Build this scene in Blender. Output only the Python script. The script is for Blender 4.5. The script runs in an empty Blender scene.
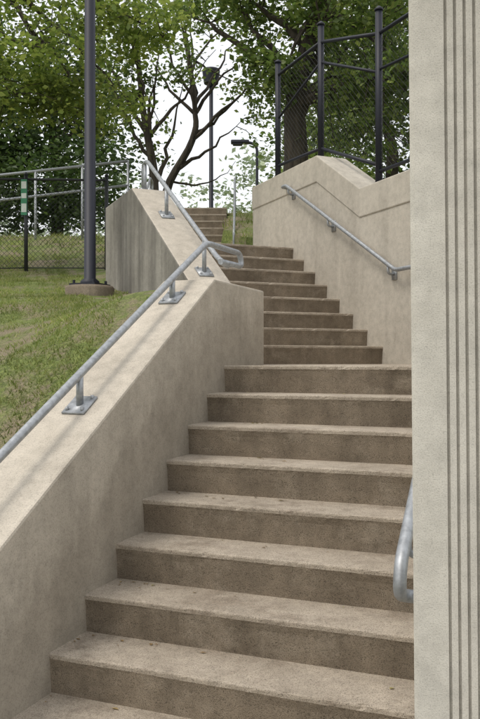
import bpy, math, random
import numpy as np
from mathutils import Vector, Matrix
random.seed(7); rng=np.random.default_rng(7)
scene=bpy.context.scene
YAW=math.radians(21.8); SY,CY=math.sin(YAW),math.cos(YAW)
# hill axis: the lawn rises along a line 21.8 degrees west of the stair axis
def site(a,d,z=None):
    p=(-SY*d+CY*a, CY*d+SY*a)
    return p if z is None else (p[0],p[1],z)

# ---------------------------------------------------------------- materials
def newmat(name):
    m=bpy.data.materials.new(name); m.use_nodes=True
    nt=m.node_tree; nt.nodes.clear()
    out=nt.nodes.new('ShaderNodeOutputMaterial'); b=nt.nodes.new('ShaderNodeBsdfPrincipled')
    nt.links.new(b.outputs[0],out.inputs[0])
    return m,nt,b,out
def noise(nt,scale,detail=4,rough=.6,vec=None,mscale=None):
    n=nt.nodes.new('ShaderNodeTexNoise'); n.inputs['Scale'].default_value=scale
    n.inputs['Detail'].default_value=detail; n.inputs['Roughness'].default_value=rough
    if mscale:
        mp=nt.nodes.new('ShaderNodeMapping'); mp.inputs['Scale'].default_value=mscale
        nt.links.new(vec,mp.inputs['Vector']); nt.links.new(mp.outputs[0],n.inputs['Vector'])
    elif vec: nt.links.new(vec,n.inputs['Vector'])
    return n
def ramp(nt,fac,stops):
    r=nt.nodes.new('ShaderNodeValToRGB'); e=r.color_ramp.elements
    while len(e)<len(stops): e.new(.5)
    for i,(p,c) in enumerate(stops):
        e[i].position=p; e[i].color=(c,c,c,1) if not isinstance(c,tuple) else (*c,1)
    nt.links.new(fac,r.inputs[0]); return r
def mix(nt,fac,a,b,mode='MIX'):
    m=nt.nodes.new('ShaderNodeMix'); m.data_type='RGBA'; m.blend_type=mode
    def put(i,v):
        if isinstance(v,(int,float)): m.inputs[i].default_value=v
        elif isinstance(v,tuple): m.inputs[i].default_value=(*v,1)
        else: nt.links.new(v,m.inputs[i])
    put(0,fac); put(6,a); put(7,b); return m.outputs[2]
def mth(nt,op,a,b):
    n=nt.nodes.new('ShaderNodeMath'); n.operation=op
    for i,v in enumerate((a,b)):
        if isinstance(v,(int,float)): n.inputs[i].default_value=v
        else: nt.links.new(v,n.inputs[i])
    return n.outputs[0]
def bump(nt,b,h,strength,dist):
    bp=nt.nodes.new('ShaderNodeBump'); bp.inputs['Strength'].default_value=strength
    bp.inputs['Distance'].default_value=dist
    nt.links.new(h,bp.inputs['Height']); nt.links.new(bp.outputs[0],b.inputs['Normal'])
def concrete(name,light,dark,stain,blotch=1.3,streak=.5,speck=.25,bstr=.35,spsc=160,pit=.6,patch=.0,patchcol=(.2,.17,.13),grime=None):
    m,nt,b,o=newmat(name)
    tc=nt.nodes.new('ShaderNodeTexCoord').outputs['Object']
    n1=noise(nt,blotch,6,.62,tc)
    c=mix(nt,ramp(nt,n1.outputs[0],[(.32,0.),(.68,1.)]).outputs[0],dark,light)
    n2=noise(nt,1.,5,.6,tc,(5,5,.35))
    s=ramp(nt,n2.outputs[0],[(.42,0.),(.72,streak)])
    c=mix(nt,s.outputs[0],c,stain)
    if patch>0:
        n6=noise(nt,3.3,7,.75,tc)
        c=mix(nt,ramp(nt,n6.outputs[0],[(.52,0.),(.66,patch)]).outputs[0],c,patchcol)
    if grime:
        # splash grime on the wall close above the stair nosings
        sp=nt.nodes.new('ShaderNodeSeparateXYZ'); nt.links.new(tc,sp.inputs[0])
        line=mth(nt,'MINIMUM',mth(nt,'MULTIPLY',mth(nt,'SUBTRACT',sp.outputs[1],2.854),.6357),1.246)
        h=mth(nt,'SUBTRACT',mth(nt,'ADD',sp.outputs[2],1.276),line)
        ng=noise(nt,1.,6,.7,tc,(7,7,2.2))
        hh=mth(nt,'ADD',h,mth(nt,'MULTIPLY',ng.outputs[0],-.6))
        gm=ramp(nt,hh,[(0.,.36),(.16,.0)])
        c=mix(nt,gm.outputs[0],c,grime)
    n3=noise(nt,spsc,3,.7,tc)
    s3=ramp(nt,n3.outputs[0],[(.36,1.-speck*1.6),(.5,1.),(.66,1.+0.)])
    c=mix(nt,1.,c,s3.outputs[0],'MULTIPLY')
    n5=noise(nt,14,5,.7,tc)
    c=mix(nt,1.,c,ramp(nt,n5.outputs[0],[(.3,.80),(.6,1.)]).outputs[0],'MULTIPLY')
    v=nt.nodes.new('ShaderNodeTexVoronoi'); v.inputs['Scale'].default_value=26
    nt.links.new(tc,v.inputs['Vector'])
    pits=ramp(nt,v.outputs['Distance'],[(.04,.5),(.09,1.)])
    c=mix(nt,pit,c,pits.outputs[0],'MULTIPLY')
    nt.links.new(c,b.inputs['Base Color']); b.inputs['Roughness'].default_value=.88
    b.inputs['Specular IOR Level'].default_value=.25
    a=mth(nt,'ADD',n3.outputs[0],n5.outputs[0])
    bump(nt,b,a,bstr,.006)
    return m
M_wall =concrete('wall_concrete',(.57,.515,.43),(.47,.42,.345),(.29,.26,.21),1.1,.45,.15,.26,160,.5,.35,(.36,.32,.26),grime=(.22,.19,.15))
M_wallR=concrete('pale_wall_concrete',(.59,.545,.465),(.50,.46,.39),(.34,.31,.26),1.2,.38,.13,.25,160,.5,.3,(.42,.38,.32))
M_grey =concrete('weathered_wall_concrete',(.37,.35,.31),(.24,.225,.195),(.10,.093,.082),1.6,.9,.2,.3)
M_cope =concrete('coping_concrete',(.60,.545,.46),(.50,.45,.375),(.38,.34,.28),2.0,.25,.16,.35,160,.5,.35,(.37,.33,.27))
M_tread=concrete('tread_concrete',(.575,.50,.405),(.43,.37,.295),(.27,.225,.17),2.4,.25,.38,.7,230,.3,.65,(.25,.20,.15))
M_riser=concrete('riser_concrete',(.345,.285,.212),(.22,.178,.13),(.12,.098,.072),3.0,.6,.40,.8,230,.3,.55,(.42,.36,.28))  # darker than the treads: staining plus riser shade put into the colour
M_pil  =concrete('pilaster_concrete',(.63,.605,.54),(.54,.515,.455),(.41,.39,.34),2.2,.4,.16,.3,300,.3,.3,(.47,.44,.38))
M_pave =concrete('paving_concrete',(.40,.37,.32),(.32,.29,.25),(.2,.18,.15),1.2,.2,.25,.4)
def metal(name,col,rough,met=.8,var=.12):
    m,nt,b,o=newmat(name)
    tc=nt.nodes.new('ShaderNodeTexCoord').outputs['Object']
    n=noise(nt,35,5,.6,tc)
    c=mix(nt,1.,col,ramp(nt,n.outputs[0],[(.3,1-var*2),(.7,1.)]).outputs[0],'MULTIPLY')
    nt.links.new(c,b.inputs['Base Color']); b.inputs['Metallic'].default_value=met
    b.inputs['Roughness'].default_value=rough; return m
M_galv=metal('galvanised_steel',(.44,.46,.48),.5,.6,.2)
M_dark=metal('dark_painted_steel',(.007,.009,.020),.55,.0)
M_wire=metal('dark_chain_wire',(.03,.032,.035),.5,.2)
def leafmat(name,c1,c2,c3,trans=.4):
    m,nt,b,o=newmat(name)
    g=nt.nodes.new('ShaderNodeNewGeometry')
    tc=nt.nodes.new('ShaderNodeTexCoord').outputs['Object']
    r=ramp(nt,g.outputs['Random Per Island'],[(0.,c1),(.55,c2),(1.,c3)])
    n=noise(nt,1.1,2,.6,tc)
    c=mix(nt,1.,r.outputs[0],ramp(nt,n.outputs[0],[(.35,.6),(.65,1.3)]).outputs[0],'MULTIPLY')
    nt.links.new(c,b.inputs['Base Color']); b.inputs['Roughness'].default_value=.5
    t=nt.nodes.new('ShaderNodeBsdfTranslucent'); nt.links.new(c,t.inputs[0])
    ms=nt.nodes.new('ShaderNodeMixShader'); ms.inputs[0].default_value=trans
    nt.links.new(b.outputs[0],ms.inputs[1]); nt.links.new(t.outputs[0],ms.inputs[2])
    nt.links.new(ms.outputs[0],o.inputs[0]); return m
L_near=leafmat('leaf_near',(.12,.18,.035),(.23,.31,.06),(.37,.43,.10),.58)
L_mid =leafmat('leaf_mid',(.075,.125,.028),(.145,.215,.048),(.26,.32,.08),.52)
L_dark=leafmat('leaf_dark',(.035,.065,.02),(.07,.12,.03),(.115,.175,.045),.45)
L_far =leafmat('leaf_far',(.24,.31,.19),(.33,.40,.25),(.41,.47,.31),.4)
L_blade=leafmat('grass_blade',(.15,.20,.04),(.24,.30,.07),(.40,.39,.15),.45)
L_dry=leafmat('dry_leaf',(.16,.10,.045),(.27,.19,.09),(.30,.28,.10),.2)
m,nt,b,o=newmat('bark'); M_bark=m
tc=nt.nodes.new('ShaderNodeTexCoord').outputs['Object']
n=noise(nt,1,5,.7,tc,(14,14,2.5))
nt.links.new(ramp(nt,n.outputs[0],[(.35,(.018,.014,.01)),(.7,(.085,.07,.05))]).outputs[0],b.inputs['Base Color'])
b.inputs['Roughness'].default_value=.95; bump(nt,b,n.outputs[0],.8,.02)
m,nt,b,o=newmat('lawn'); M_lawn=m
tc=nt.nodes.new('ShaderNodeTexCoord').outputs['Object']
n1=noise(nt,1.9,8,.75,tc); n2=noise(nt,22,5,.7,tc); n3=noise(nt,90,3,.7,tc)
c=mix(nt,ramp(nt,n2.outputs[0],[(.35,0.),(.65,1.)]).outputs[0],(.12,.165,.035),(.27,.32,.085))
c=mix(nt,ramp(nt,n1.outputs[0],[(.46,0.),(.57,.88)]).outputs[0],c,(.33,.265,.18))
c=mix(nt,1.,c,ramp(nt,n3.outputs[0],[(.3,.45),(.65,1.2)]).outputs[0],'MULTIPLY')
nt.links.new(c,b.inputs['Base Color']); b.inputs['Roughness'].default_value=.95
bump(nt,b,n3.outputs[0],.9,.03)
def flat(name,col):
    m,nt,b,o=newmat(name)
    tc=nt.nodes.new('ShaderNodeTexCoord').outputs['Object']
    n=noise(nt,20,3,.6,tc)
    nt.links.new(mix(nt,1.,col,ramp(nt,n.outputs[0],[(.3,.85),(.7,1.)]).outputs[0],'MULTIPLY'),b.inputs['Base Color'])
    b.inputs['Roughness'].default_value=.6; return m
M_green=flat('sign_green',(.05,.25,.13)); M_white=flat('sign_white',(.7,.74,.7))
M_lens=flat('lamp_lens',(.55,.55,.5))

# ---------------------------------------------------------------- mesh helpers
def obj(name,verts,faces,mats,midx=None,smooth=False,parent=None):
    me=bpy.data.meshes.new(name); me.from_pydata([tuple(v) for v in verts],[],[tuple(f) for f in faces])
    for mm in (mats if isinstance(mats,list) else [mats]): me.materials.append(mm)
    if midx is not None: me.polygons.foreach_set('material_index',np.asarray(midx,dtype=np.int32))
    if smooth: me.polygons.foreach_set('use_smooth',np.ones(len(me.polygons),dtype=bool))
    me.update()
    ob=bpy.data.objects.new(name,me); scene.collection.objects.link(ob)
    if parent: ob.parent=parent
    return ob
def empty(name):
    e=bpy.data.objects.new(name,None); scene.collection.objects.link(e); return e
def bevel(ob,w=.012,seg=2):
    md=ob.modifiers.new('bevel','BEVEL'); md.width=w; md.segments=seg; md.limit_method='ANGLE'; md.angle_limit=math.radians(35)
def fixn(ob):
    import bmesh
    bm=bmesh.new(); bm.from_mesh(ob.data); bmesh.ops.recalc_face_normals(bm,faces=bm.faces); bm.to_mesh(ob.data); bm.free()
class Geo:
    def __init__(s): s.v=[]; s.f=[]; s.m=[]
    def tube(s,pts,rad,n=8,mi=0,cap=True):
        pts=[Vector(p) for p in pts]
        if not hasattr(rad,'__len__'): rad=[rad]*len(pts)
        base=len(s.v); t0=(pts[1]-pts[0]).normalized()
        up=Vector((0,0,1)) if abs(t0.z)<.9 else Vector((1,0,0))
        u=t0.cross(up).normalized()
        for i,p in enumerate(pts):
            if i==0: t=t0
            elif i==len(pts)-1: t=(pts[i]-pts[i-1]).normalized()
            else: t=((pts[i+1]-pts[i]).normalized()+(pts[i]-pts[i-1]).normalized())
            if t.length<1e-6: t=t0
            t=t.normalized(); u=(u-t*u.dot(t)).normalized(); w=t.cross(u)
            for k in range(n):
                a=2*math.pi*k/n; s.v.append(p+(u*math.cos(a)+w*math.sin(a))*rad[i])
        for i in range(len(pts)-1):
            for k in range(n):
                a=base+i*n+k; b2=base+i*n+(k+1)%n
                s.f.append((a,b2,b2+n,a+n)); s.m.append(mi)
        if cap:
            s.f.append(tuple(base+k for k in range(n))[::-1]); s.m.append(mi)
            e=base+(len(pts)-1)*n; s.f.append(tuple(e+k for k in range(n))); s.m.append(mi)
    def box(s,c,sx,sy,sz,ax=(1,0,0),ay=(0,1,0),mi=0):
        ax=Vector(ax).normalized(); ay=Vector(ay).normalized(); az=ax.cross(ay).normalized(); c=Vector(c)
        b=len(s.v)
        for i in (-1,1):
            for j in (-1,1):
                for k in (-1,1): s.v.append(c+ax*i*sx/2+ay*j*sy/2+az*k*sz/2)
        for f in ((0,1,3,2),(4,6,7,5),(0,4,5,1),(2,3,7,6),(0,2,6,4),(1,5,7,3)):
            s.f.append(tuple(b+q for q in f)); s.m.append(mi)
    def make(s,name,mats,smooth=False,parent=None):
        return obj(name,s.v,s.f,mats,s.m,smooth,parent)
def fillet(pts,r=.06,n=6):
    pts=[Vector(p) for p in pts]; out=[pts[0]]
    for i in range(1,len(pts)-1):
        a,b2,c=pts[i-1],pts[i],pts[i+1]
        l=min(r,(a-b2).length*.49,(c-b2).length*.49)
        p=b2+(a-b2).normalized()*l; q=b2+(c-b2).normalized()*l
        for k in range(n+1):
            t=k/n; out.append(p*(1-t)**2+b2*2*t*(1-t)+q*t*t)
    out.append(pts[-1]); return out
def autosmooth(ob):
    for p in ob.data.polygons: p.use_smooth=len(p.vertices)==4

# loft wall: stations (ax,ay, bx,by, ztop) face side a, back side b
def wall(name,st,zb,mats,mi=(0,0,0),parent=None,zbf=None):
    v=[];f=[];m=[]
    for s_ in st:
        z0=zb if zbf is None else s_[4]-zbf
        v+= [(s_[0],s_[1],s_[4]),(s_[2],s_[3],s_[4]),(s_[2],s_[3],z0),(s_[0],s_[1],z0)]
    for i in range(len(st)-1):
        a=i*4;b2=a+4
        f.append((a,a+1,b2+1,b2)); m.append(mi[1])
        f.append((a+1,a+2,b2+2,b2+1)); m.append(mi[2])
        f.append((a+2,a+3,b2+3,b2+2)); m.append(mi[0])
        f.append((a+3,a,b2,b2+3)); m.append(mi[0])
    f.append((0,3,2,1)); m.append(mi[0]); e=(len(st)-1)*4
    f.append((e,e+1,e+2,e+3)); m.append(mi[2])
    ob=obj(name,v,f,mats,m,parent=parent); fixn(ob); return ob

# ---------------------------------------------------------------- key dimensions (origin at eye height)
R=.178; T=.28; XL=-2.04; XR=-.36; Y0=2.854; Z0=-1.276
ZL=Z0+7*R   # landing
GND=Z0-2*R
P0=(-1.569,7.773); H=.70711
def inner(k,w=1.875): return (P0[0]-H*k-H*w, P0[1]+H*k-H*w)
ZU=ZL+R*8

# steps: squared nosing with a small arris, face raked slightly back
prof=[(.33,0),(.010,0),(.004,-.0015),(.0008,-.005),(0,-.010),(.0015,-.024),(.004,-.034),(.008,-.060),(.018,-.205),(.33,-.205)]
def step(geo,o,dr,wd,width,z,depth=.33,seg=72):
    pr=[(depth,0)]+prof[1:-1]+[(depth,-.205)]
    n=len(pr); base=len(geo.v)
    ph=random.uniform(0,9)
    for i in range(seg+1):
        w=width*i/seg
        wob=.002*math.sin(w*5+ph)+.0015*math.sin(w*13+ph*2)
        chip=random.uniform(.002,.008) if random.random()<.05 else 0
        for j,(y,zz) in enumerate(pr):
            e=1<=j<=6
            jy=(random.gauss(0,.0006)+wob) if e else 0; jz=(random.gauss(0,.0005)) if 2<=j<=5 else 0
            if chip and 2<=j<=4: jy+=chip*.8; jz-=chip*.6
            geo.v.append((o[0]+dr[0]*(y+jy)+wd[0]*w, o[1]+dr[1]*(y+jy)+wd[1]*w, z+zz+jz))
    for i in range(seg):
        for j in range(n):
            a=base+i*n+j; b2=base+i*n+(j+1)%n
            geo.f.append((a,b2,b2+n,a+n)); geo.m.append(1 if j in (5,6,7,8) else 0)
    geo.f.append(tuple(base+k for k in range(n))); geo.m.append(1)
    geo.f.append(tuple(base+seg*n+k for k in range(n))[::-1]); geo.m.append(1)
stairs=empty('concrete_staircase')
g=Geo()
for i in range(-1,8):
    step(g,(XR+.05,Y0+T*i),(0,1),(-1,0),(XR-XL)+.1,Z0+R*i,.33 if i<7 else .2)
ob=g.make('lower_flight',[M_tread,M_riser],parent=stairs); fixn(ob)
g=Geo()
D=(-H,H); Wd=(-H,-H)
for j in range(8):
    o=(P0[0]+D[0]*T*j+H*.06, P0[1]+D[1]*T*j+H*.06)
    step(g,o,D,Wd,1.875+.12,ZL+R*(j+1),.33 if j<7 else .4)
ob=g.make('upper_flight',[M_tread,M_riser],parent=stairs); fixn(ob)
def slab(name,poly,z,th,mat,parent=None):
    n=len(poly); v=[(x,y,z) for x,y in poly]+[(x,y,z-th) for x,y in poly]
    f=[tuple(range(n)),tuple(range(2*n-1,n-1,-1))]+[(i,(i+1)%n,n+(i+1)%n,n+i) for i in range(n)]
    ob=obj(name,v,f,mat,parent=parent); fixn(ob); return ob
il=inner(0); 
slab('middle_landing',[(XR+.05,Y0+T*7+.1),(XR+.05,6.6),(P0[0],P0[1]+H*.12),(il[0]-H*.2,il[1]),(XL-.05,5.55),(XL-.05,Y0+T*7+.1)],ZL-.002,.2,M_tread,stairs)
e1=site(-2.2,13.05); e2=site(-.1,13.05)
slab('upper_landing',[(P0[0]+D[0]*2.1,P0[1]+D[1]*2.1),(-3.83,10.03),e2,e1,inner(2.4),inner(2.1)],ZU-.002,.3,M_tread,stairs)
# top flight
g=Geo()
fw=(-SY,CY); lf=(-CY,-SY)
for j in range(9):
    o=site(-.26,13.0+T*j); step(g,o,fw,lf,1.36,ZU+R*(j+1),.33 if j<8 else 1.6,seg=6)
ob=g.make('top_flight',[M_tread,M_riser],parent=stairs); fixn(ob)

# ---------------------------------------------------------------- walls
TH=.38
def lz(Y): return min(.535,.535-.6*(4.66-Y))
def pin(k): 
    a=inner(k); return (a[0],a[1],a[0]-H*TH,a[1]-H*TH)
st=[(XL,1.55,XL-TH,1.55,lz(1.55)),(XL,4.66,XL-TH,4.66,.535),(XL,5.594,XL-TH,5.437,.535),
    (*pin(-.75),.535),(*pin(1.208),1.78),(*pin(2.34),1.78)]
w=wall('left_retaining_wall',st,-1.9,[M_wall,M_cope,M_grey],(0,1,2)); bevel(w,.014,2)
def pr_(x,y): return (x,y,x+H*TH,y+H*TH)
rst=[(XR,2.4,XR+TH,2.4,-.85),(XR,4.9,XR+TH,4.9,.65),(XR,6.564,XR+TH,6.721,1.80),
     (*pr_(-1.871,8.075),1.80),(*pr_(-2.531,8.735),2.37),(*pr_(-3.815,10.019),2.37)]
rw=empty('right_retaining_wall')
w=wall('wall_body',rst,-1.9,[M_wallR],parent=rw)
def pc(x,y): return (x-H*.012,y-H*.012,x+H*(TH+.012),y+H*(TH+.012))
cst=[(*pc(-.7,6.904),1.815),(*pc(-1.871,8.075),1.815),(*pc(-2.531,8.735),2.385),(*pc(-3.825,10.029),2.385)]
w=wall('coping_band',cst,0,[M_wallR],parent=rw,zbf=.31); bevel(w,.012,2)

# fluted pilaster
front=1.82
pts=[(-.303,front+.30),(-.303,front+.012),(-.292,front)]
x=-.2225
for i in range(21):
    pts+= [(x,front),(x+.0012,front+.009),(x+.0058,front+.009),(x+.007,front)]
    x+=.021
pts+=[(.26,front),(.272,front+.012),(.272,front+.30)]
v=[];f=[]
zs=[GND-.05,-.9,0,.9,2.2,4.2]; n=len(pts)
for z in zs:
    for (px,py) in pts: v.append((px-.0085*z,py,z))
for i in range(len(zs)-1):
    for k in range(n):
        f.append((i*n+k,i*n+(k+1)%n,(i+1)*n+(k+1)%n,(i+1)*n+k))
f.append(tuple((len(zs)-1)*n+k for k in range(n)))
ob=obj('fluted_pilaster',v,f,M_pil); fixn(ob)

# ---------------------------------------------------------------- terrain
def sst(a,b,x): t=np.clip((x-a)/(b-a),0,1); return t*t*(3-2*t)
corr=[(-2.23,1.5),(-2.23,5.52),(-4.585,7.869),(-6.8,11.15),(-4.98,12.0),(-3.72,10.2),(-1.74,8.21),(-.17,6.64),(-.17,1.5)]
tfp=[site(-1.6,12.7),site(-.3,12.7),site(-.3,15.9),site(-1.6,15.9)]
def inpoly(X,Y,poly):
    ins=np.zeros(X.shape,bool); n=len(poly)
    for i in range(n):
        x1,y1=poly[i];x2,y2=poly[(i+1)%n]
        c=((y1>Y)!=(y2>Y))&(X<(x2-x1)*(Y-y1)/((y2-y1)+1e-12)+x1); ins^=c
    return ins
def terrain(X,Y):
    X=np.asarray(X,float);Y=np.asarray(Y,float)
    d=-SY*X+CY*Y; a=CY*X+SY*Y
    hs=np.interp(d,[-5,2.2,3.2,3.7,5,6.2,7.7,9,11,14,17,20,30,60,400],[GND-.03,GND-.03,-.85,-.5,.0,.42,.62,.9,1.25,2.1,2.7,3.1,4.0,4.6,4.6])
    hw=np.minimum(.48,.485-.6*(4.66-Y)); hw=np.maximum(hw,GND-.03)
    hl=np.where(d<8, hw+(hs-hw)*sst(.1,1.4,-2.42-X), hs)
    hl=hl+((.035*np.sin(X*2.1+Y*.7)*np.sin(Y*1.7-X)+.015*np.sin(X*6.3+Y*2)*np.sin(Y*5.1-X*2))*sst(.2,1.,-2.42-X))
    hr=np.interp(d,[0,9,11.2,12.5,15.8,20,30,60,400],[1.72,1.72,1.75,2.0,3.0,3.3,4.,4.6,4.6])
    hr2=np.minimum(hr,np.interp(Y,[2.2,2.6,5.2,7],[GND-.03,-1.2,.5,1.72]))
    t=sst(-2.0,-.6,a)*sst(9,11,d)
    h=np.where((X+Y>6.3)&(X>-3.8),hr2,np.where(X>-.3,hr2,hl*(1-t)+hr*t))
    h=np.where((X<=-3.8)|((X+Y<=6.3)&(X<=-.3)),hl*(1-t)+hr*t,h)
    h=np.where(inpoly(X,Y,corr),-1.75,h)
    h=np.where(inpoly(X,Y,tfp),np.minimum(h,1.3),h)
    return h
def axis(lo,hi,st):
    c=list(np.arange(lo,hi,st)); s_=st
    l=[];x=lo
    while x>-420: s_*=1.35; x-=s_; l.append(x)
    r=[];x=c[-1];s_=st
    while x<420: s_*=1.35; x+=s_; r.append(x)
    return np.array(l[::-1]+c+r)
gx=axis(-12,2,.12); gy=axis(.5,17,.12)
GX,GY=np.meshgrid(gx,gy); GZ=terrain(GX,GY)
nx,ny=len(gx),len(gy)
V=np.stack([GX.ravel(),GY.ravel(),GZ.ravel()],1)
idx=np.arange(nx*ny).reshape(ny,nx)
F=np.stack([idx[:-1,:-1].ravel(),idx[:-1,1:].ravel(),idx[1:,1:].ravel(),idx[1:,:-1].ravel()],1)
obj('grass_hillside',V.tolist(),F.tolist(),M_lawn,smooth=True)
slab('pavement',[(-2.0,-6),(6,-6),(6,2.6),(-2.0,2.6)],GND,.2,M_pave)

# grass blades
def blades(name,n,arange,drange,h0,h1,wid,thr=-.1):
    a=rng.uniform(*arange,n); d=rng.uniform(drange[0]**.6,drange[1]**.6,n)**(1/.6)
    X=-SY*d+CY*a; Y=CY*d+SY*a
    cl=np.sin(X*3.1+1)*np.sin(Y*2.7)+np.sin(X*7+Y*5)*.6+np.sin(X*17-Y*13)*.5+np.sin(X*29+Y*23)*.4+rng.normal(0,.35,n)
    cl=cl+.9*sst(-3.1,-2.6,X)*(Y<7)
    keep=(cl>thr)&~inpoly(X,Y,corr)&~inpoly(X,Y,tfp)&~((X>-2.44)&(Y<5.6))&~((X+Y>2.99)&(X+Y<6.8)&(X<-2.0)&(X>-4.85)&(Y>5.2))&~((X+Y>2.99)&(d<13)&(a>-2.6)&~((X<-3.9)&(X+Y>6.6)))
    X,Y=X[keep],Y[keep]; n=len(X); Z=terrain(X,Y)-.005
    th=rng.uniform(0,2*np.pi,n); h=rng.uniform(h0,h1,n)*(1+.9*rng.random(n)**5); w=wid
    lx=rng.normal(0,.6,n)*h; ly=rng.normal(0,.6,n)*h
    v=np.empty((n,3,3)); v[:,0]=np.stack([X-np.cos(th)*w,Y-np.sin(th)*w,Z],1)
    v[:,1]=np.stack([X+np.cos(th)*w,Y+np.sin(th)*w,Z],1); v[:,2]=np.stack([X+lx,Y+ly,Z+h],1)
    obj(name,v.reshape(-1,3).tolist(),np.arange(n*3).reshape(-1,3).tolist(),L_blade)
blades('grass',160000,(-5.0,-.8),(3.0,12.5),.010,.034,.0045,-.15)
blades('tall_grass',16000,(-9,3),(11,19),.05,.11,.009)

# ---------------------------------------------------------------- handrails
RR=.0215
def plate(g,c,axis_,slope,post_top):
    ax=Vector(axis_); axs=Vector((ax.x,ax.y,slope)).normalized(); side=Vector((0,0,1)).cross(ax).normalized()
    c=Vector(c); g.box(c+Vector((0,0,.008)),.15,.13,.012,ax=axs,ay=side)
    for i in (-1,1):
        for j in (-1,1):
            q=c+axs*.055*i+side*.045*j; g.tube([q+Vector((0,0,.008)),q+Vector((0,0,.03))],.009,6)
    g.tube([c,post_top],.019,10)
g=Geo(); cx_=XL-TH/2
def rz(Y): return .82-.565*(4.95-Y)
path=[(cx_,1.95,lz(1.95)),(cx_,1.75,rz(1.75)-.12),(cx_,1.9,rz(1.9)),(cx_,4.95,.82),(cx_+.02,5.52,.82),(cx_+.03,5.54,.72),(cx_,5.2,.72)]
g.tube(fillet(path,.07),RR,12)
for Y in (2.35,3.38,4.42):
    plate(g,(cx_,Y,lz(Y)),(0,1,0),.6,(cx_,Y,rz(Y)))
ca=lambda k,z:(inner(k)[0]-H*TH/2,inner(k)[1]-H*TH/2,z)
def uz(k): return min(1.78,.535+.636*(k+.75))
path=[(cx_,5.2,.72),ca(-.95,.74),ca(-.72,.84),ca(1.28,2.09),ca(1.42,2.09),ca(1.42,1.78)]
g.tube(fillet(path,.06),RR,12)
for k in (-.42,.62,1.36):
    plate(g,ca(k,uz(k)),(-H,H,0),.636 if k<1.2 else 0,ca(k,uz(k)+.29))
ob=g.make('left_handrail',[M_galv]); autosmooth(ob)
# wall mounted rail upper right
g=Geo(); off=.085
def rp(x,z,o=off): # along right wall face X+Y=6.204
    y=6.204-x; return (x-H*o,y-H*o,z)
path=[rp(-3.06,2.16,.0),rp(-3.06,2.16),rp(-2.98,2.16),rp(-1.33,.87),rp(-1.02,.87),rp(-.98,.87,0.)]
g.tube(fillet(path,.05),RR,12)
for x,z in ((-2.94,2.13),(-2.25,1.585),(-1.42,.935)):
    g.box(rp(x,z-.085,.006),.08,.012,.12,ax=(H,-H,0),ay=(H,H,0))
    g.tube(fillet([rp(x,z-.09,.0),rp(x,z-.09,off*.9),rp(x,z-.0,off)],.03),.013,8)
ob=g.make('wall_handrail',[M_galv]); autosmooth(ob)
# lower right rail
g=Geo(); xr=-.447
def lr(Y): return -2.231+.636*Y
path=[(XR,2.56,-.765),(xr,2.56,-.765),(xr,2.47,-.735),(xr,2.50,lr(2.50)),(xr,5.0,lr(5.0)),(xr,5.3,lr(5.0)),(XR,5.32,lr(5.0))]
g.tube(fillet(path,.045),RR,14)
for Y in (2.64,4.0):
    z=lr(Y); g.box((XR-.006,Y,z-.1),.012,.07,.11)
    g.tube(fillet([(XR,Y,z-.10),(xr,Y,z-.10),(xr,Y,z-.01)],.03),.012,8)
ob=g.make('wall_handrail',[M_galv]); autosmooth(ob)
# top-flight rails
g=Geo()
zz=lambda d: ZU+R+(d-13)*R/T
for a in (-.1,-1.75):
    p=[site(a,12.75,ZU),site(a,12.75,ZU+.75),site(a,13.0,ZU+.78),site(a,15.2,zz(15.2)+.6),site(a,15.6,zz(15.2)+.6),site(a,15.6,zz(15.2))]
    g.tube(fillet(p,.08),RR,8)
    p2=[(q[0],q[1],q[2]-.28) for q in p[1:-1]]; g.tube(fillet(p2,.08),.016,8)
    for d in (13.5,14.3,15.1): g.tube([site(a,d,zz(d)-.3),site(a,d,zz(d)+.58)],.019,8)
ob=g.make('top_flight_handrail',[M_galv]); autosmooth(ob)

# ---------------------------------------------------------------- fences
def chain(g,A,B,zb0,zt0,zb1,zt1,sp=.07,r=.002,mi=1):
    A=Vector((A[0],A[1],0));B=Vector((B[0],B[1],0)); L=(B-A).length; dr=(B-A)/L
    lo=min(zb0,zb1); hi=max(zt0,zt1); Hh=hi-lo
    zb=lambda x: zb0+(zb1-zb0)*x/L; zt=lambda x: zt0+(zt1-zt0)*x/L
    for sgn in (1,-1):
        x=-Hh if sgn>0 else 0
        while x<(L if sgn>0 else L+Hh):
            seg=[]
            N=40
            for i in range(N+1):
                z=lo+Hh*i/N; X=x+sgn*(z-lo)
                if 0<=X<=L and zb(X)<=z<=zt(X): seg.append((X,z))
            if len(seg)>1:
                p=[A+dr*seg[0][0]+Vector((0,0,seg[0][1])),A+dr*seg[-1][0]+Vector((0,0,seg[-1][1]))]
                g.tube(p,r,3,mi,False)
            x+=sp
g=Geo()
posts=[None,(-3.418,9.92),(-2.583,9.083),(-1.698,8.198),(-.62,7.12)]
wt=lambda x: float(np.interp(x,[-2.531,-1.871],[2.385,1.815]))
tops=[0,4.0,4.04,3.70,3.6]
for (x,y),tz in zip(posts[1:],tops[1:]):
    g.tube([(x,y,wt(x)),(x,y,tz)],.038,10); g.tube([(x,y,tz),(x,y,tz+.02),(x,y,tz+.05)],[.048,.048,.012],10)
    g.box((x,y,wt(x)+.008),.14,.14,.014,ax=(H,-H,0),ay=(H,H,0))
def rail(i,j,z1,z2,r=.021):
    g.tube([(*posts[i],z1),(*posts[j],z2)],r,8)
rail(1,2,3.84,3.84); rail(2,3,3.84,3.46); rail(3,4,3.46,3.42)
rail(1,2,2.62,2.56); rail(2,3,2.56,2.07); rail(3,4,2.0,1.98)
rail(1,2,3.25,3.6,.016); rail(2,3,3.60,3.05,.016); rail(3,4,3.08,2.95,.016)
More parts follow.
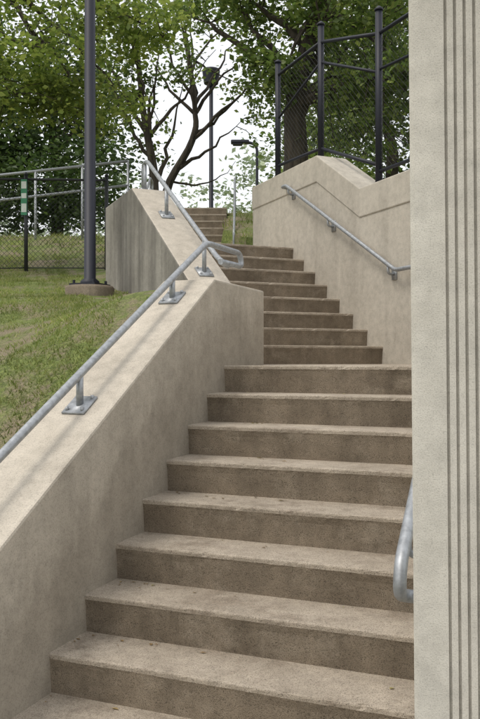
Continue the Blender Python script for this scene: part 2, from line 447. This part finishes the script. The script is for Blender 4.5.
chain(g,posts[1],posts[2],2.62,3.84,2.56,3.84); chain(g,posts[2],posts[3],2.56,3.84,2.07,3.46); chain(g,posts[3],posts[4],2.0,3.46,1.98,3.42)
ob=g.make('dark_chain_link_fence',[M_dark,M_wire]); autosmooth(ob)

g=Geo()
fp=[site(-6.6,10.4),site(-4.9,10.7),site(-3.02,11.0),site(-1.9,11.1)]
for i,p in enumerate(fp):
    zg=float(terrain(p[0],p[1])); g.tube([(*p,zg-.1),(*p,zg+1.36)],.028,10); g.tube([(*p,zg+1.36),(*p,zg+1.40)],[.034,.008],10)
for i in range(3):
    a,b2=fp[i],fp[i+1]; za=float(terrain(*a)); zb_=float(terrain(*b2))
    g.tube([(*a,za+1.3),(*b2,zb_+1.3)],.018,8); g.tube([(*a,za+.05),(*b2,zb_+.05)],.008,6)
    chain(g,a,b2,za+.03,za+1.3,zb_+.03,zb_+1.3,r=.0026)
ob=g.make('lawn_chain_link_fence',[M_wire,M_wire]); autosmooth(ob)
sg=empty('fence_sign'); p=site(-3.03,10.93); zg=float(terrain(*p))
g=Geo(); ax=(CY,SY,0); ay=(-SY,CY,0)
g.box((*p,zg+1.05),.085,.006,.50,ax=ax,ay=ay); ob=g.make('sign_panel',[M_green],parent=sg)
g=Geo()
for dz,hh in ((.17,.10),(.02,.07),(-.15,.12)):
    g.box((p[0]+SY*.004,p[1]-CY*.004,zg+1.05+dz),.07,.004,hh,ax=ax,ay=ay)
g.make('sign_lettering_bands',[M_white],parent=sg)
# galvanised ramp railing behind
g=Geo()
A=site(-9.5,14.5); B=site(-2.3,16.0)
za,zb_=1.95,3.15
for h in (.45,.95): g.tube([(*A,za+h),(*B,zb_+h)],.028,8)
for i in range(9):
    t=i/8; x=A[0]+(B[0]-A[0])*t; y=A[1]+(B[1]-A[1])*t; z=za+(zb_-za)*t
    g.tube([(x,y,z-.8),(x,y,z+.95)],.026,8)
ob=g.make('ramp_railing',[M_galv]); autosmooth(ob)

# ---------------------------------------------------------------- lamp posts
def lamp_shoebox(name,a,d,zb,zt,r,hd):
    e=empty(name); x,y=site(a,d)
    g=Geo(); g.tube([(x,y,zb),(x,y,zb+.05),(x,y,zb+.08),(x,y,zt)],[r*1.7,r*1.7,r*1.05,r*.9],16)
    ob=g.make('pole',[M_dark],parent=e); autosmooth(ob)
    g=Geo(); g.box((x,y,zb+.012),r*5.2,r*5.2,.024)
    for i in (-1,1):
        for j in (-1,1): g.tube([(x+i*r*2,y+j*r*2,zb),(x+i*r*2,y+j*r*2,zb+.06)],.014,6)
    g.make('base_plate',[M_dark],parent=e)
    g=Geo(); g.tube([(x,y,zt-.02),(x,y,zt+.04),(x,y,zt+.06),(x,y,zt+.06+hd*.75),(x,y,zt+.06+hd*.85),(x,y,zt+.06+hd*.95)],[r,hd*.22,hd*.44,hd*.55,hd*.52,hd*.1],20)
    ob=g.make('lantern_head',[M_dark],parent=e)
    g=Geo(); g.tube([(x,y,zt+.05),(x,y,zt+.058)],hd*.30,16); g.make('lens',[M_lens],parent=e)
    return e
lp=lamp_shoebox('street_lamp',-1.54,8.0,.765,5.0,.058,.42)
x,y=site(-1.54,8.0)
g=Geo(); g.tube([(x,y,.3),(x,y,.74),(x,y,.765)],[.25,.25,.235],28); ob=g.make('concrete_footing',[M_riser],parent=lp); autosmooth(ob)
lamp_shoebox('street_lamp',-.74,20,3.1,7.05,.055,.42)
e=empty('street_lamp'); g=Geo(); x,y=site(.7,32)
g.tube(fillet([(x,y,4.0),(x,y,8.9),site(.1,32,9.0)],.3),.06,8); g.make('pole',[M_dark],parent=e)
g=Geo(); c=site(.0,32,8.98); g.box(c,.75,.32,.14,ax=(CY,SY,0),ay=(-SY,CY,0)); c=site(-.1,32,8.88); g.box(c,.4,.28,.08,ax=(CY,SY,0),ay=(-SY,CY,0))
ob=g.make('lamp_head',[M_dark],parent=e); bevel(ob,.04,2)

# ---------------------------------------------------------------- trees
def leaves(C,rad,per,size):
    n=len(C); cnt=per
    P=np.repeat(C,cnt,0)+rng.normal(0,1,(n*cnt,3))*np.repeat(rad,cnt)[:,None]*np.array([.6,.6,.34])
    m=len(P); L=size*rng.uniform(.6,1.35,m); 
    a=rng.normal(0,1,(m,3)); a[:,2]=a[:,2]*.5-.25; a/=np.linalg.norm(a,axis=1)[:,None]
    nrm=rng.normal(0,.55,(m,3)); nrm[:,2]+=.9
    b=np.cross(a,nrm); b/=np.linalg.norm(b,axis=1)[:,None]+1e-9
    c=np.cross(b,a)
    v=np.empty((m,4,3)); l=L[:,None]
    v[:,0]=P-a*l*.5; v[:,1]=P+b*l*.32-a*l*.05+c*l*.06; v[:,2]=P+a*l*.5; v[:,3]=P-b*l*.32-a*l*.05+c*l*.06
    return v
def tree(name,trunk,trad,ells,nclump,per,size,lm,crad=(.25,.55),nlimb=9,seed=1,twigr=.012,shell=.45,extra=[],taper=.72):
    global rng; rng=np.random.default_rng(seed); random.seed(seed)
    wts=np.array([e[6] for e in ells]); wts=wts/wts.sum(); C=[]
    for e,nn in zip(ells,(wts*nclump).astype(int)):
        u=rng.normal(0,1,(nn,3)); u/=np.linalg.norm(u,axis=1)[:,None]
        r=rng.uniform(shell**3,1,nn)**(1/3)
        p=u*r[:,None]*np.array(e[3:6]); 
        c,s=CY,SY; p=np.stack([c*p[:,0]-s*p[:,1],s*p[:,0]+c*p[:,1],p[:,2]],1)
        C.append(p+np.array(e[:3])+rng.normal(0,.15,(nn,3)))
    C=np.concatenate(C)
    rad=rng.uniform(crad[0],crad[1],len(C))
    g=Geo(); tp=[Vector(t) for t in trunk]
    pts=[]
    for i in range(len(tp)-1):
        for k in range(5):
            t=k/5
            pm=tp[max(i-1,0)];p1=tp[i];p2=tp[i+1];p3=tp[min(i+2,len(tp)-1)]
            q=.5*((2*p1)+(p2-pm)*t+(2*pm-5*p1+4*p2-p3)*t*t+(3*p1-pm-3*p2+p3)*t**3)
            pts.append(q+Vector((random.gauss(0,.3),random.gauss(0,.3),0))*trad*.15)
    pts.append(tp[-1]); N=len(pts)
    rs=[trad*(1.35 if i==0 else 1)*(1-taper*i/(N-1)) for i in range(N)]
    g.tube(pts,rs,10,0)
    nodes=[(pts[i],rs[i]) for i in range(N//2,N)]
    def limb(s_,e,r0,mid):
        L=(e-s_).length; lp_=[];lr_=[]
        for k in range(11):
            t=k/10; p=s_*(1-t)**2+mid*2*t*(1-t)+e*t*t+Vector((random.gauss(0,1),random.gauss(0,1),random.gauss(0,1)))*.012*L
            if k==0: p=s_
            lp_.append(p); lr_.append(max(twigr*.6,r0*(1-t)**.8))
        g.tube(lp_,lr_,6,0,False)
        return [(lp_[k],lr_[k]) for k in range(2,11)]
    for (fr,mid,e,r0) in extra:
        nodes+=limb(pts[int(fr*(N-1))],Vector(e),r0,Vector(mid))
    order=rng.permutation(len(C))[:nlimb]
    for q in order:
        e=Vector(C[q]); s_,r0=random.choice(nodes[:max(2,(N//2))]); L=(e-s_).length
        mid=s_.lerp(e,.45)+Vector((random.gauss(0,.09),random.gauss(0,.09),random.uniform(.02,.2)))*L
        nodes+=limb(s_,e,min(r0*.8,trad*.42),mid)
    NP=np.array([tuple(n_[0]) for n_ in nodes])
    for c in C:
        dd=((NP-c)**2).sum(1); s_=Vector(NP[dd.argmin()]); e=Vector(c)
        mid=s_.lerp(e,.5)+Vector((0,0,.08*(e-s_).length)); g.tube([s_,mid,e],[twigr,twigr*.8,twigr*.4],4,0,False)
    v=leaves(C,rad,per,size); m=len(v); b=len(g.v)
    V=[tuple(p) for p in g.v]+v.reshape(-1,3).tolist()
    F=g.f+(np.arange(m*4).reshape(-1,4)+b).tolist()
    mi=g.m+[1]*m
    return obj(name,V,F,[M_bark,lm],mi)
def E(a,d,z,ra,rd,rz_,w=1): x,y=site(a,d); return (x,y,z,ra,rd,rz_,w)
# maple whose branches hang over the upper left
tree('maple_tree',[site(-5.6,11.5,.9),site(-5.4,11.4,3),site(-4.6,11,5),site(-3.6,10.6,6)],.2,
     [E(-3.1,10.5,4.7,1.9,1.4,1.0,2.6),E(-3.0,10,3.6,1.0,.8,.5,1.1),E(-2.0,10.3,3.4,.5,.5,.3,.4),E(-1.4,10.5,4.5,.9,.8,.3,.5)],180,70,.085,L_near,(.16,.38),14,3,.008)
def dark_tree(name,a,d,zt,seed,w=2.4,h=3.2,lm=L_dark,zc=None,n=200,per=60,size=.17):
    zg=float(terrain(*site(a,d)))
    zc=zc or zt-h
    tree(name,[site(a,d,zg-.2),site(a+.1,d,zg+2),site(a-.1,d,zc),site(a,d,zt-1)],.2,[E(a,d,zc,w,2,h,3)],n,per,size,lm,(.4,.8),10,seed,.015,.35)
dark_tree('oak_tree',-8.2,21,9.5,11,2.8,3.0,n=150)
dark_tree('oak_tree',-5.2,22,9.3,12,2.2,3.1,n=140)
dark_tree('oak_tree',-10.5,26,12,13,3.6,4.2,n=120)
# slender trees standing against the sky
tree('locust_tree',[site(-1.75,16,2.4),site(-1.78,16,3.9),site(-2.0,16,5.2),site(-2.15,16,7.0)],.12,
     [E(-2.5,16,6.9,1.0,1.2,.6,1.4),E(-1.4,16,6.3,1.0,.7,.7,.7),E(-2.6,16,5.2,.5,.6,.9,.8),E(-1.9,16,4.4,.6,.5,.4,.2)],64,45,.10,L_mid,(.16,.4),9,21,.009,
     extra=[(.3,site(-1.5,16,4.0),site(-1.15,16,5.9),.06),(.42,site(-2.5,16,4.9),site(-2.75,16,6.3),.05),(.55,site(-1.4,16,5.0),site(-.5,16,6.4),.05),(.45,site(-1.9,16,5.6),site(-1.5,16,6.8),.04)])
tree('locust_tree',[site(-1.75,18,2.7),site(-1.70,18,3.9),site(-1.1,18,5.1),site(-1.05,18,5.9),site(-1.3,18,7.6)],.12,
     [E(-.6,18,8.1,1.5,1.2,.4,1.2),E(.7,18,6.5,.7,.8,.6,.6),E(.0,18,5.4,.7,.5,.6,.2)],52,42,.11,L_mid,(.16,.38),9,22,.010,
     extra=[(.35,site(-.9,18,4.7),site(.1,18,5.6),.055),(.55,site(-.6,18,5.3),site(.4,18,6.6),.05),(.7,site(-1.9,18,6.4),site(-2.1,18,7.2),.045),(.3,site(-.6,18,3.9),site(-.1,18,4.6),.03)])
# large tree on the right behind the fence
tree('large_oak_tree',[site(.98,14,2.2),site(1.0,14,4.0),site(1.05,14,5.0),site(1.5,14,6.5)],.26,
     [E(2.1,13.8,6.0,1.3,1.6,1.5,2.6),E(2.4,13.5,4.6,1.0,1.2,.8,1.0),E(.6,14.5,6.7,1.1,1.2,.5,.9),E(-.6,14.5,6.9,.8,.8,.3,.3),E(.6,13.8,5.2,.35,.5,.6,.4)],225,66,.115,L_mid,(.22,.46),14,31,.012,taper=.6,
     extra=[(.4,site(.8,14,5.2),site(.0,14.2,6.4),.08),(.45,site(1.5,14,5.2),site(2.3,13.8,6.0),.1)])
dark_tree('oak_tree',3.8,20,10,32,2.4,3.6,L_mid,n=125)
dark_tree('oak_tree',7.2,22,11,33,2.8,4.0,n=80)
dark_tree('oak_tree',2.7,25,9.8,34,1.5,3.2,L_mid,n=90)
# distant wood on the skyline
rng=np.random.default_rng(5)
n=520; a=rng.uniform(-40,40,n); d=rng.uniform(60,75,n)
top=14.6+1.5*np.sin(a*.5+1)+1.3*np.sin(a*1.7)
C=np.stack([-SY*d+CY*a,CY*d+SY*a,5+rng.random(n)*(top-5)],1)
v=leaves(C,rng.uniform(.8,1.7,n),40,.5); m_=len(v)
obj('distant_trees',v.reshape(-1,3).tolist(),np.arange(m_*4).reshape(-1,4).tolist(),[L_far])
n=200; a=rng.uniform(-14,-2.9,n); d=rng.uniform(18.5,21,n); X=-SY*d+CY*a;Y=CY*d+SY*a
C=np.stack([X,Y,terrain(X,Y)+rng.uniform(.4,2.4,n)],1); v=leaves(C,rng.uniform(.4,.8,n),60,.14); m_=len(v)
obj('undergrowth',v.reshape(-1,3).tolist(),np.arange(m_*4).reshape(-1,4).tolist(),[L_dark])
n=110; a=rng.uniform(1.2,8,n); d=rng.uniform(15.5,19,n); X=-SY*d+CY*a;Y=CY*d+SY*a
C=np.stack([X,Y,terrain(X,Y)+rng.uniform(.1,1.6,n)],1); v=leaves(C,rng.uniform(.4,.8,n),60,.14); m_=len(v)
obj('shrubs',v.reshape(-1,3).tolist(),np.arange(m_*4).reshape(-1,4).tolist(),[L_mid])
# a few dry leaves and crumbs blown into the tread corners
vv=[];ff=[]
for q in range(70):
    i=random.randint(-1,6); x=XL+.02+abs(random.gauss(0,.35)) if random.random()<.7 else random.uniform(XL,XR)
    y=Y0+T*i+ (T-.02-abs(random.gauss(0,.05)))
    x=min(x,XR-.05); z=Z0+R*i+.003; th=random.uniform(0,6.3); l=random.uniform(.006,.022)
    b0=len(vv)
    for (p,q2,hh) in ((-l,0,0),(0,l*.55,random.uniform(0,.006)),(l,0,.001),(0,-l*.55,random.uniform(0,.006))):
        vv.append((x+p*math.cos(th)-q2*math.sin(th),y+(p*math.sin(th)+q2*math.cos(th))*.6,z+hh))
    ff.append((b0,b0+1,b0+2,b0+3))
obj('fallen_leaves',vv,ff,L_dry)

# ---------------------------------------------------------------- light, sky, camera
sv=Vector((-.45,-.62,0)).normalized(); el=math.radians(60)
sd=Vector((sv.x*math.cos(el),sv.y*math.cos(el),math.sin(el)))
L=bpy.data.lights.new('sun','SUN'); L.energy=1.45; L.angle=math.radians(18); L.color=(1,.95,.87)
lo=bpy.data.objects.new('sun',L); scene.collection.objects.link(lo); lo.rotation_euler=(-sd).to_track_quat('-Z','Y').to_euler()
w=bpy.data.worlds.new('World'); scene.world=w; w.use_nodes=True; nt=w.node_tree; nt.nodes.clear()
out=nt.nodes.new('ShaderNodeOutputWorld'); sky=nt.nodes.new('ShaderNodeTexSky'); sky.sky_type='NISHITA'; sky.sun_disc=False
sky.sun_elevation=el; sky.sun_rotation=math.atan2(sd.x,sd.y); sky.dust_density=4; sky.air_density=1.2
b1=nt.nodes.new('ShaderNodeBackground'); b1.inputs[1].default_value=.05; nt.links.new(sky.outputs[0],b1.inputs[0])
b2=nt.nodes.new('ShaderNodeBackground'); b2.inputs[0].default_value=(1,.995,.98,1); b2.inputs[1].default_value=.95
ad=nt.nodes.new('ShaderNodeAddShader'); nt.links.new(b1.outputs[0],ad.inputs[0]); nt.links.new(b2.outputs[0],ad.inputs[1]); nt.links.new(ad.outputs[0],out.inputs[0])
scene.view_settings.view_transform='Standard'; scene.view_settings.look='None'; scene.view_settings.exposure=0
cam=bpy.data.cameras.new('camera'); co=bpy.data.objects.new('camera',cam); scene.collection.objects.link(co)
co.location=(0,0,0); co.rotation_euler=(math.radians(90),0,YAW)
cam.sensor_fit='VERTICAL'; cam.sensor_height=36; cam.sensor_width=36; cam.lens=39.05; cam.shift_y=.002
cam.clip_start=.05; cam.clip_end=1500
scene.camera=co
